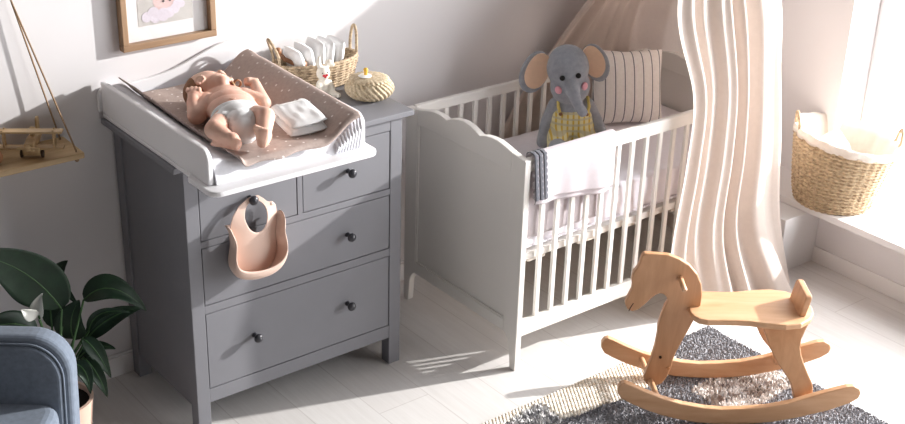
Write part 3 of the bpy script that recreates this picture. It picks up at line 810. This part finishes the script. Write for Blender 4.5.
# ------------------------------------------------------------------ pillow
PW = thing('pillow', 'cream pillow with thin grey stripes leaning behind the elephant', 'pillow', (2.012, .130, .604), (math.radians(-20), math.radians(2), math.radians(-26)))
def pil(u, v, sg):
    a, b = 2*u-1, 2*v-1; e = max(0, 1-abs(a)**3)**.6*max(0, 1-abs(b)**3)**.6
    pin = 1-.06*(1-abs(b))*abs(a)**3
    return Vector((a*.15*pin, sg*.055*e, -.0+.150+b*.148*(1-.06*(1-abs(a))*abs(b)**3)+.002*noise.noise(Vector((a*4, b*4, sg)))))
put('cover_front', MB().grid(lambda u, v: pil(u, v, -1), 40, 40), M['stripe'], PW, world=False, smooth=80)
put('cover_back', MB().grid(lambda u, v: pil(u, v, 1), 40, 40), M['pillow_back'], PW, world=False, smooth=80)

# ------------------------------------------------------------------ canopy
CN = thing('canopy', 'beige cloth canopy hanging over the crib end down to the floor', 'canopy', (2.27, .08, 0))
def poly(pts, n):
    P = [Vector((p[0], p[1], 0)) for p in pts]
    Q = []
    for i in range(len(P)-1):      # Catmull-Rom
        p0, p1, p2, p3 = P[max(i-1, 0)], P[i], P[i+1], P[min(i+2, len(P)-1)]
        for k in range(24):
            t = k/24; Q.append(.5*((2*p1)+(p2-p0)*t+(2*p0-5*p1+4*p2-p3)*t*t+(-p0+3*p1-3*p2+p3)*t**3))
    Q.append(P[-1]); L = [0]
    for a, b in zip(Q, Q[1:]): L.append(L[-1]+(b-a).length)
    out = []; j = 0
    for k in range(n):
        s = L[-1]*k/(n-1)
        while j < len(L)-2 and L[j+1] < s: j += 1
        f = (s-L[j])/max(1e-9, L[j+1]-L[j]); out.append(Q[j].lerp(Q[j+1], f))
    return out
NC = 420
def poly3(pts, c1=3, c2=7):
    return poly(pts[:c1+1], 171)[:-1]+poly(pts[c1:c2+1], 61)[:-1]+poly(pts[c2:], 190)
ring = [(2.27+.13*math.cos(math.radians(a)), .08+.13*math.sin(math.radians(a))) for a in (165, 130, 95, 65, 40, 10, -20, -45, -70, -95, -122, -150)]
lev = [
 (0.0, poly3([(1.42, .452), (1.75, .452), (2.10, .452), (2.40, .452), (2.435, .32), (2.435, 0), (2.44, -.25), (2.455, -.42), (2.37, -.52), (2.18, -.44), (2.0, -.38), (1.82, -.35)])),
 (0.30, poly3([(1.52, .452), (1.8, .452), (2.12, .452), (2.40, .452), (2.43, .32), (2.425, 0), (2.425, -.22), (2.41, -.36), (2.28, -.39), (2.12, -.37), (1.96, -.36), (1.785, -.350)])),
 (0.64, poly3([(1.66, .447), (1.86, .45), (2.12, .452), (2.36, .45), (2.40, .32), (2.40, 0), (2.40, -.22), (2.37, -.345), (2.25, -.37), (2.10, -.365), (1.96, -.36), (1.815, -.35)])),
 (0.90, poly3([(1.88, .425), (2.0, .43), (2.16, .435), (2.34, .43), (2.385, .30), (2.39, 0), (2.385, -.20), (2.34, -.325), (2.22, -.35), (2.08, -.35), (1.95, -.345), (1.83, -.335)])),
 (1.20, poly3([(2.02, .275), (2.09, .30), (2.2, .33), (2.34, .32), (2.42, .22), (2.44, .02), (2.42, -.13), (2.36, -.25), (2.25, -.28), (2.10, -.28), (1.96, -.26), (1.82, -.23)])),
 (1.50, poly3(ring)),
 (1.62, poly3([(2.27+.03*math.cos(math.radians(a)), .08+.03*math.sin(math.radians(a))) for a in (165, 130, 95, 65, 40, 10, -20, -45, -70, -95, -122, -150)])),
]
ZL = [l[0] for l in lev]
def can(u, v):
    z = 1.62*v; i = min(int(round(u*(NC-1))), NC-1)
    j = max(k for k in range(len(ZL)-1) if ZL[k] <= z+1e-9)
    f = (z-ZL[j])/(ZL[j+1]-ZL[j])
    def at(k, ii): 
        q = lev[max(0, min(len(lev)-1, k))][1]; return q[max(0, min(NC-1, ii))]
    def pos(ii):
        p0, p1, p2, p3 = at(j-1, ii), at(j, ii), at(j+1, ii), at(j+2, ii)
        h = ZL[j+1]-ZL[j]; m1 = (p2-p0)/(ZL[j+1]-ZL[max(0, j-1)])*h; m2 = (p3-p1)/(ZL[min(len(ZL)-1, j+2)]-ZL[j])*h
        return p1*(2*f**3-3*f*f+1)+m1*(f**3-2*f*f+f)+p2*(3*f*f-2*f**3)+m2*(f**3-f*f)
    p = pos(i); t = pos(i+3)-pos(i-3)
    nrm = Vector((t.y, -t.x, 0)); 
    if nrm.length > 1e-9: nrm.normalize()
    s = u*30
    ph = 2*PI*s*.30+2.0*math.sin(s*.55)+1.0*math.sin(s*1.3+1)+.12*z
    q = math.sin(ph); fold = math.copysign(abs(q)**.8, q)*.75+.3*math.sin(2*PI*s*.58+1.7*math.sin(s*.5)+.3*z)
    amp = .030 if z < .9 else .030*max(.3, min(1, (1.75-z)/.6))
    back = sst(.52, .40, u) if False else (1-sst(.40, .50, u))
    amp *= (1-.2*back)
    p = p+nrm*amp*fold
    return Vector((p.x, p.y, max(.004, z+.002)))
co = put('drape', MB().grid(can, NC, 60), M['canopy'], CN, smooth=120)
put('ring', MB().tube([(2.27+.125*math.cos(a), .08+.125*math.sin(a), 1.50) for a in [k*2*PI/40 for k in range(40)]], .006, 8, closed=True), M['trimw'], CN, smooth=60)
put('cord', MB().tube([(2.27, .08, 1.6), (2.27, .08, 2.9)], .004, 8), M['rope'], CN, smooth=60)

# ------------------------------------------------------------------ basket on the window sill
WB = thing('window_basket', 'large seagrass basket with white cloth lining standing on the window sill', 'basket', (2.742, -.382, .2765))
rows = 72
pr = [(.150+.055*(k/rows)**.8, .004+.27*k/rows) for k in range(rows+1)]
def wbt(m):
    out = []
    for x, y, z in m.v:
        k = max(0, (z-.05)/.23); lat = x*.788-y*.616
        out.append((x+.018*k*.788, y-.018*k*.616, z-.16*lat*k)); 
    m.v = out; return m
put('body', wbt(MB().lathe(pr, (0,0,0), 300, None, braid(rows, 38, .0062), False)), M['wick2'], WB, world=False, smooth=70, solid=.007, soff=-1)
put('bottom', MB().lathe([(0, .001), (.148, .001), (.152, .008), (0, .008)], (0,0,0), 48), M['wick2'], WB, world=False, smooth=50)
put('lining', wbt(MB().lathe([(.140, .012), (.165, .12), (.192, .262), (.205, .292), (.214, .294), (.218, .280), (.214, .262)], (0,0,0), 90, None, lambda i, q, r, z: .004*math.sin(q*17+i) if i > 1 else 0, False)), M['lining'], WB, world=False, smooth=80, solid=.003, label='white cloth lining folded over the rim')
lat = Vector((.788, -.616, 0)); 
for s in (-1, 1):
    c = lat*s*.205; tdir = Vector((.616, .788, 0)); zz = .255-.16*s*.205
    path = [c+lat*.018+tdir*(.030*math.cos(PI*k/16))+lat*s*.012*math.sin(PI*k/16)+Vector((0, 0, zz+.095*math.sin(PI*k/16)**.8)) for k in range(17)]
    put('handle', MB().tube(path, .007, 10), M['wick2'], WB, world=False, smooth=60)
RC = tag(put('rolled_towel', MB().tube([(2.727, -.427, .42), (2.737, -.367, .50), (2.747, -.317, .545)], [.045, .05, .04], 18), M['lining'], smooth=60), 'pale rolled towel inside the basket on the window sill', 'towel')

# ------------------------------------------------------------------ rocking horse
RU = Vector((.79443, -.60735, 0)); RN = Vector((.60735, .79443, 0))
def hw(u, n, z): return RU*u + RN*n + Vector((0, 0, z))
RZ = .014
RKH = thing('rocking_horse', 'pale wooden rocking horse with a cut out head standing on the rug', 'rocking horse', tuple(hw(1.75, .24, RZ)), (0, 0, math.atan2(RU.y, RU.x)))
head = [(1.437,.577),(1.479,.575),(1.52,.572),(1.555,.558),(1.59,.536),(1.62,.502),(1.637,.465),(1.644,.424),(1.643,.386),(1.637,.38),(1.627,.335),(1.611,.29),(1.592,.241),(1.578,.204),(1.572,.179),(1.568,.142),(1.564,.133),(1.558,.108),(1.542,.079),(1.522,.07),(1.498,.066),(1.48,.088),(1.477,.106),(1.484,.134),(1.496,.177),(1.504,.227),(1.508,.275),(1.507,.305),(1.514,.348),(1.523,.383),(1.531,.401),(1.527,.414),(1.514,.427),(1.501,.429),(1.488,.423),(1.469,.403),(1.451,.382),(1.436,.367),(1.416,.359),(1.4,.366),(1.392,.381),(1.389,.395),(1.395,.409),(1.407,.442),(1.408,.46),(1.404,.476),(1.407,.506),(1.418,.524),(1.425,.541),(1.429,.567)]
NM = .250
hd = put('head_board', MB().prism(head, lambda p: hw(p[0], NM-.012, p[1]), lambda p: hw(p[0], NM+.012, p[1])), M['beechz'], RKH, bev=.005, seg=3)
put('mouth', MB().tube([hw(1.404, NM-.0122, .362), hw(1.409, NM-.0122, .376), hw(1.417, NM-.0122, .392)], .0016, 6), M['groove'], hd)
put('handle', MB().tube([hw(1.563, NM-.10, .490), hw(1.563, NM-.094, .490), hw(1.563, NM+.094, .490), hw(1.563, NM+.10, .490)], [.006, .009, .009, .006], 14), M['beech'], RKH, smooth=50)
def rocker(n, du):
    up = [(1.368,.131),(1.368,.152),(1.377,.166),(1.39,.171),(1.409,.163),(1.457,.139),(1.517,.113),(1.586,.092),(1.661,.078),(1.723,.073),(1.795,.077),(1.867,.085),(1.943,.103),(2.017,.131),(2.076,.153),(2.126,.169),(2.151,.172),(2.169,.162),(2.176,.146),(2.171,.126),(2.146,.107),(2.077,.076),(1.977,.045),(1.901,.027),(1.83,.018),(1.76,.014),(1.70,.015),(1.64,.019),(1.58,.030),(1.52,.046),(1.46,.068),(1.41,.092),(1.38,.110)]
    return put('rocker', MB().prism(up, lambda p: hw(p[0]+du, n-.012, p[1]), lambda p: hw(p[0]+du, n+.012, p[1])), M['beech'], RKH, bev=.004, seg=3)
rocker(.107, 0); rocker(.393, -.022)
put('front_dowel', MB().tube([hw(1.512, .107, .090), hw(1.490, .393, .090)], .010, 14), M['beech'], RKH, smooth=50)
put('rear_dowel', MB().tube([hw(2.000, .107, .095), hw(1.985, .393, .095)], .010, 14), M['beech'], RKH, smooth=50)
for u, z in ((1.526, .186), (1.557, .143)):
    put('peg', MB().tube([hw(u, NM-.017, z), hw(u, NM+.017, z)], .0045, 10), M['groove' if z > .16 else 'beechend'], hd, smooth=50)
lo = [(1.600,.205),(1.606,.180),(1.622,.158),(1.650,.148),(1.70,.150),(1.745,.150),(1.79,.146),(1.838,.134),(1.902,.126),(1.955,.138),(1.993,.170),(2.014,.210)]
cN = .250
seat = lo+[(2.020, cN)]+[(u, 2*cN-n) for u, n in reversed(lo)]
put('seat', MB().prism(seat, lambda p: hw(p[0], p[1], .362), lambda p: hw(p[0], p[1], .383)), M['beech'], RKH, bev=.006, seg=3)
br = rr(cN-.066, .375, cN+.066, .458, .016, 4)
def bp(p, du): return hw(1.958+du+(p[1]-.38)*.18, p[0], p[1])
put('backrest', MB().prism(br, lambda p: bp(p, 0), lambda p: bp(p, .022)), M['beechz'], RKH, bev=.004)
LL = [(1.836,.364),(1.850,.325),(1.861,.300),(1.872,.274),(1.888,.242),(1.907,.211),(1.934,.177),(1.952,.150),(1.959,.128),(1.966,.100),(1.976,.088),(2.010,.086),(2.022,.096),(2.029,.118),(2.029,.135),(2.024,.155),(2.010,.181),(1.993,.217),(1.983,.242),(1.978,.267),(1.982,.295),(1.993,.323),(2.004,.345),(2.004,.364)]
for sg in (-1, 1):
    nn = lambda z: cN+sg*(.028+(.362-z)/(.362-.09)*.088)
    put('rear_leg', MB().prism(LL, lambda p: hw(p[0]-(.015 if sg > 0 else 0), nn(p[1])-.0105, p[1]), lambda p: hw(p[0]-(.015 if sg > 0 else 0), nn(p[1])+.0105, p[1])), M['beechz'], RKH, bev=.004)

# ------------------------------------------------------------------ rug
RG = thing('rug', 'charcoal and cream patchwork wool rug beneath the rocking horse', 'rug', (1.2, -1.1, 0))
RX0, RX1, RY0, RY1 = .62, 1.897, -1.368, -.500
def zone(x, y):
    n1 = .02*noise.noise(Vector((x*7, y*7, 1)))
    edge = -.500+.0*x
    # cream cord strip along the back edge, tapering to the right
    strip = .140+.02*math.sin(x*6) if x < 1.62 else .0
    if x < 1.62 and y > -.500-strip+n1: 
        if x < 1.02 and y < -.500-.022-.20*(1.02-x)*.6+n1: return 'speckle'
        return 'cord'
    if x < 1.00-.25*(y+.62) and y > -.76 and x < 1.13+n1: return 'speckle'
    # brown and white patch in the middle
    if 1.50+n1 < x < 1.86+n1 and -.97+n1 < y < -.765+n1: return 'brownwhite'
    if y < -1.25+n1 and x < 1.2: return 'speckle'
    return 'charcoal'
put('backing', MB().box((RX0, RY0, .001), (RX1, RY1, .008)), M['charcoal'], RG)
tufts = {k: MB() for k in ('cord', 'speckle', 'brownwhite', 'charcoal')}
r2 = random.Random(3)
def tuft(mb, x, y, h, w, lean):
    a = r2.uniform(0, 2*PI); lx, ly = lean*math.cos(a), lean*math.sin(a); b = r2.uniform(0, 2*PI)
    P = [Vector((x+w*math.cos(b+k*2*PI/3), y+w*math.sin(b+k*2*PI/3), .006)) for k in range(3)]
    Q = [Vector((x+lx*.6+w*.8*math.cos(b+k*2*PI/3), y+ly*.6+w*.8*math.sin(b+k*2*PI/3), .006+h*.7)) for k in range(3)]
    mb.add(P+Q+[Vector((x+lx, y+ly, .006+h))], [(0,1,4,3),(1,2,5,4),(2,0,3,5),(3,4,6),(4,5,6),(5,3,6)])
st = .0088
yy = -1.36
while yy < RY1+.004:
    xx = RX0
    while xx < RX1+.003:
        x = xx+r2.uniform(-.003, .003); y = yy+r2.uniform(-.003, .003); k = zone(x, y)
        if k == 'cord':
            pass
        elif k == 'charcoal': tuft(tufts[k], x, y, r2.uniform(.007, .011), .0056, .003)
        else: tuft(tufts[k], x, y, r2.uniform(.010, .018), .0054, .006)
        xx += st
    yy += st
# braided cord rows
yy = -.505
row = 0
while yy > -.68:
    x = RX0
    while x < 1.64:
        if zone(x, yy) == 'cord': tufts['cord'].ell((x+(row % 2)*.007, yy, .011), (.0098, .0074, .0075), Matrix.Rotation(.5, 3, 'Z'), 8, 5)
        x += .0145
    yy -= .0115; row += 1
for k, nm in (('cord', 'cord_border'), ('speckle', 'speckled_patch'), ('brownwhite', 'brown_white_patch'), ('charcoal', 'charcoal_pile')):
    o = put(nm, tufts[k], M[k], RG, smooth=70); o['kind'] = 'stuff'

# ------------------------------------------------------------------ armchair
AC = thing('armchair', 'grey blue upholstered armchair beside the potted plant, cut by the picture edge', 'armchair', (-.462, -.192, 0), (0, 0, math.radians(-38)))
bx0, bx1 = -.68, .004
def backsh(x0, x1, z0, z1, r):
    return [(x0, z0)] + [(x0+r-r*math.cos(a), z1-r+r*math.sin(a)) for a in [k*PI/2/10 for k in range(11)]] + [(x1-r+r*math.sin(a), z1-r+r*math.cos(a)) for a in [k*PI/2/10 for k in range(11)]] + [(x1, z0)]
def lean(p, y): return Vector((p[0], y+(p[1]-.5)*.14, p[1]))
put('backrest', MB().prism(backsh(bx0, bx1, .20, .635, .11), lambda p: lean(p, -.045), lambda p: lean(p, .028)), M['chair'], AC, bev=.018, seg=4, world=False)
put('inner_back', MB().prism(backsh(bx0+.024, bx1-.024, .22, .613, .096), lambda p: lean(p, -.060), lambda p: lean(p, -.035)), M['chair'], AC, bev=.012, seg=3, world=False)
put('piping', MB().tube([lean(p, -.050) for p in backsh(bx0+.021, bx1-.021, .24, .617, .099)], .0035, 8), M['chair'], AC, smooth=60, world=False)
put('seat_cushion', MB().prism(rr(bx0+.05, -.55, bx1-.030, -.03, .08, 6), lambda p: Vector((p[0], p[1], .29)), lambda p: Vector((p[0], p[1], .445))), M['chair'], AC, bev=.032, seg=4, world=False)
put('seat_base', MB().prism(rr(bx0+.03, -.53, bx1-.03, .02, .08, 6), lambda p: Vector((p[0], p[1], .19)), lambda p: Vector((p[0], p[1], .292))), M['chair'], AC, bev=.015, seg=3, world=False)
for x in (bx0+.09, bx1-.09):
    for y in (-.47, -.04): put('leg', MB().tube([(x, y, 0), (x, y, .2)], [.012, .019], 14), M['chairleg'], AC, smooth=50, world=False)

# ------------------------------------------------------------------ potted peace lily
PL = thing('potted_peace_lily', 'dark green peace lily in a pale clay pot beside the armchair', 'plant', (-.385, .165, 0))
px, py = -.385, .165
put('pot', MB().lathe([(0, 0), (.070, 0), (.080, .02), (.098, .185), (.102, .205), (.092, .205), (.088, .19), (0, .188)], (px, py, 0), 40), M['pot'], PL, smooth=40)
put('soil', MB().lathe([(0, .19), (.088, .19), (.05, .197), (0, .199)], (px, py, 0), 24), M['soil'], PL, smooth=60)
def leaf(base, mid, tip, w, face, fold=.25, wav=0):
    base, mid, tip = Vector(base), Vector(mid), Vector(tip)
    root = Vector((px+.02*rnd.uniform(-1, 1), py+.02*rnd.uniform(-1, 1), .195))
    fv = Vector(face).normalized()
    def spine(t): return base*(1-t)**2+mid*2*t*(1-t)+tip*t*t
    def fn(u, v):
        t = v; s = spine(t); d = (spine(min(1, t+.01))-spine(max(0, t-.01))).normalized()
        sd = d.cross(fv).normalized(); up = sd.cross(d).normalized()
        ww = w*(math.sin(PI*min(1, t**.75))**.8)*(1-.25*t)+.0008
        a = 2*u-1
        return s+sd*ww*a+up*(fold*ww*a*a+wav*math.sin(9*t+2*a)*abs(a))
    lf = put('leaf', MB().grid(fn, 13, 26), M['leaf'], PL, smooth=80, solid=.0012)
    q = [root, root.lerp(base, .5)+Vector((0, 0, .03)), base] + [spine(k/8) - fv*0 for k in range(1, 8)]
    put('stem', MB().tube(q, [.0042, .004, .0034]+[.0026-.00025*k for k in range(7)], 8), M['leafrib'], lf, smooth=60)
cam = Vector((-.5, -.65, .45))
leaf((-.335, .20, .49), (-.41, .21, .665), (-.585, .17, .765), .088, cam, .15, .004)
leaf((-.275, .17, .515), (-.20, .13, .610), (-.105, .10, .455), .046, (-.3, -.5, .8), .3, .003)
leaf((-.265, .20, .36), (-.21, .16, .455), (-.105, .13, .452), .034, (-.4, -.7, .5), .3, .002)
leaf((-.262, .19, .39), (-.255, .15, .50), (-.15, .12, .455), .016, (-.4, -.7, .5), .3, .001)
leaf((-.300, .22, .36), (-.33, .19, .45), (-.285, .18, .515), .054, cam, .2, .003)
leaf((-.312, .24, .47), (-.335, .23, .60), (-.280, .20, .48), .020, cam, .2, .002)
leaf((-.290, .17, .385), (-.262, .13, .36), (-.232, .12, .245), .028, (-.2, -.8, .5), .3, .002)
leaf((-.300, .15, .33), (-.275, .10, .29), (-.262, .09, .20), .024, (-.3, -.8, .4), .3, .002)
leaf((-.34, .13, .33), (-.31, .10, .33), (-.318, .08, .24), .026, (-.3, -.8, .4), .3, .002)
leaf((-.30, .20, .30), (-.25, .18, .36), (-.20, .14, .33), .022, (-.3, -.6, .7), .3, .002)
leaf((-.42, .20, .44), (-.50, .19, .53), (-.60, .17, .50), .045, (-.3, -.5, .8), .3, .002)
leaf((-.44, .17, .36), (-.50, .13, .44), (-.56, .10, .36), .04, (-.3, -.5, .8), .3, .002)
leaf((-.35, .26, .40), (-.33, .33, .55), (-.24, .36, .56), .04, (-.3, -.6, .6), .3, .002)
for b, mi, ti, w_ in (((-.425, .15, .505), (-.445, .14, .55), (-.408, .15, .590), .021), ((-.425, .15, .520), (-.455, .13, .530), (-.482, .13, .570), .020)):
    b, mi, ti = Vector(b), Vector(mi), Vector(ti)
    def fn(u, v, b=b, mi=mi, ti=ti, w_=w_):
        s = b*(1-v)**2+mi*2*v*(1-v)+ti*v*v; d = (ti-b).normalized(); sd = d.cross(Vector(cam)).normalized(); a = 2*u-1
        return s+sd*w_*math.sin(PI*min(1, v**.8))*a - Vector(cam).normalized()*.01*(1-a*a)
    f = put('flower', MB().grid(fn, 9, 16), M['spathe'], PL, smooth=80, solid=.001, label='white spathe flower')
    put('flower_stem', MB().tube([(px, py, .195), (px-.01, py, .36), b], .003, 8), M['leafrib'], f, smooth=60)

# ------------------------------------------------------------------ camera
cd = bpy.data.cameras.new('camera'); co_ = bpy.data.objects.new('camera', cd); COL.objects.link(co_)
cyaw, cpit, crol = 6.76348205e-01, 4.39740373e-01, 3.06293038e-02
f_ = Vector((math.sin(cyaw)*math.cos(cpit), math.cos(cyaw)*math.cos(cpit), -math.sin(cpit)))
r_ = Vector((math.cos(cyaw), -math.sin(cyaw), 0)); u_ = r_.cross(f_)
R_ = r_*math.cos(crol)+u_*math.sin(crol); U_ = u_*math.cos(crol)-r_*math.sin(crol)
mw = Matrix((R_, U_, -f_)).transposed().to_4x4(); mw.translation = Vector((-1.59637991, -3.26900276, 2.50308841))
co_.matrix_world = mw
cd.sensor_width = 36; cd.lens = 1311.88*36/905; cd.clip_start = .05
S.camera = co_

# ------------------------------------------------------------------ light
# the low warm daylight comes from one lamp standing outside the window
sd = bpy.data.lights.new('window_lamp', 'SPOT'); sd.energy = 4100; sd.shadow_soft_size = .07; sd.color = (1, .98, .955); sd.spot_size = math.radians(75); sd.spot_blend = .3
so = bpy.data.objects.new('window_lamp', sd); COL.objects.link(so)
so.location = (7.1, -2.3, 2.9)
so.rotation_euler = (Vector((.9, -.2, .7))-Vector(so.location)).to_track_quat('-Z', 'Y').to_euler()
wd = bpy.data.worlds.new('sky'); S.world = wd; wd.use_nodes = True
bg = wd.node_tree.nodes['Background']; bg.inputs['Color'].default_value = (.975, .98, 1, 1); bg.inputs['Strength'].default_value = 7.5
pd = bpy.data.lights.new('window_portal', 'AREA'); pd.shape = 'RECTANGLE'; pd.size = 2.22; pd.size_y = 4.24; pd.cycles.is_portal = True
po = bpy.data.objects.new('window_portal', pd); COL.objects.link(po); po.location = (3.13, -2.38, 1.388); po.rotation_euler = (0, math.radians(90), 0)

S.view_settings.view_transform = 'Standard'; S.view_settings.look = 'None'; S.view_settings.gamma = 1; S.view_settings.use_curve_mapping = False
S.view_settings.exposure = 0.18
S.cycles.use_denoising = True
S.cycles.max_bounces = 10; S.cycles.diffuse_bounces = 6; S.cycles.sample_clamp_indirect = 6
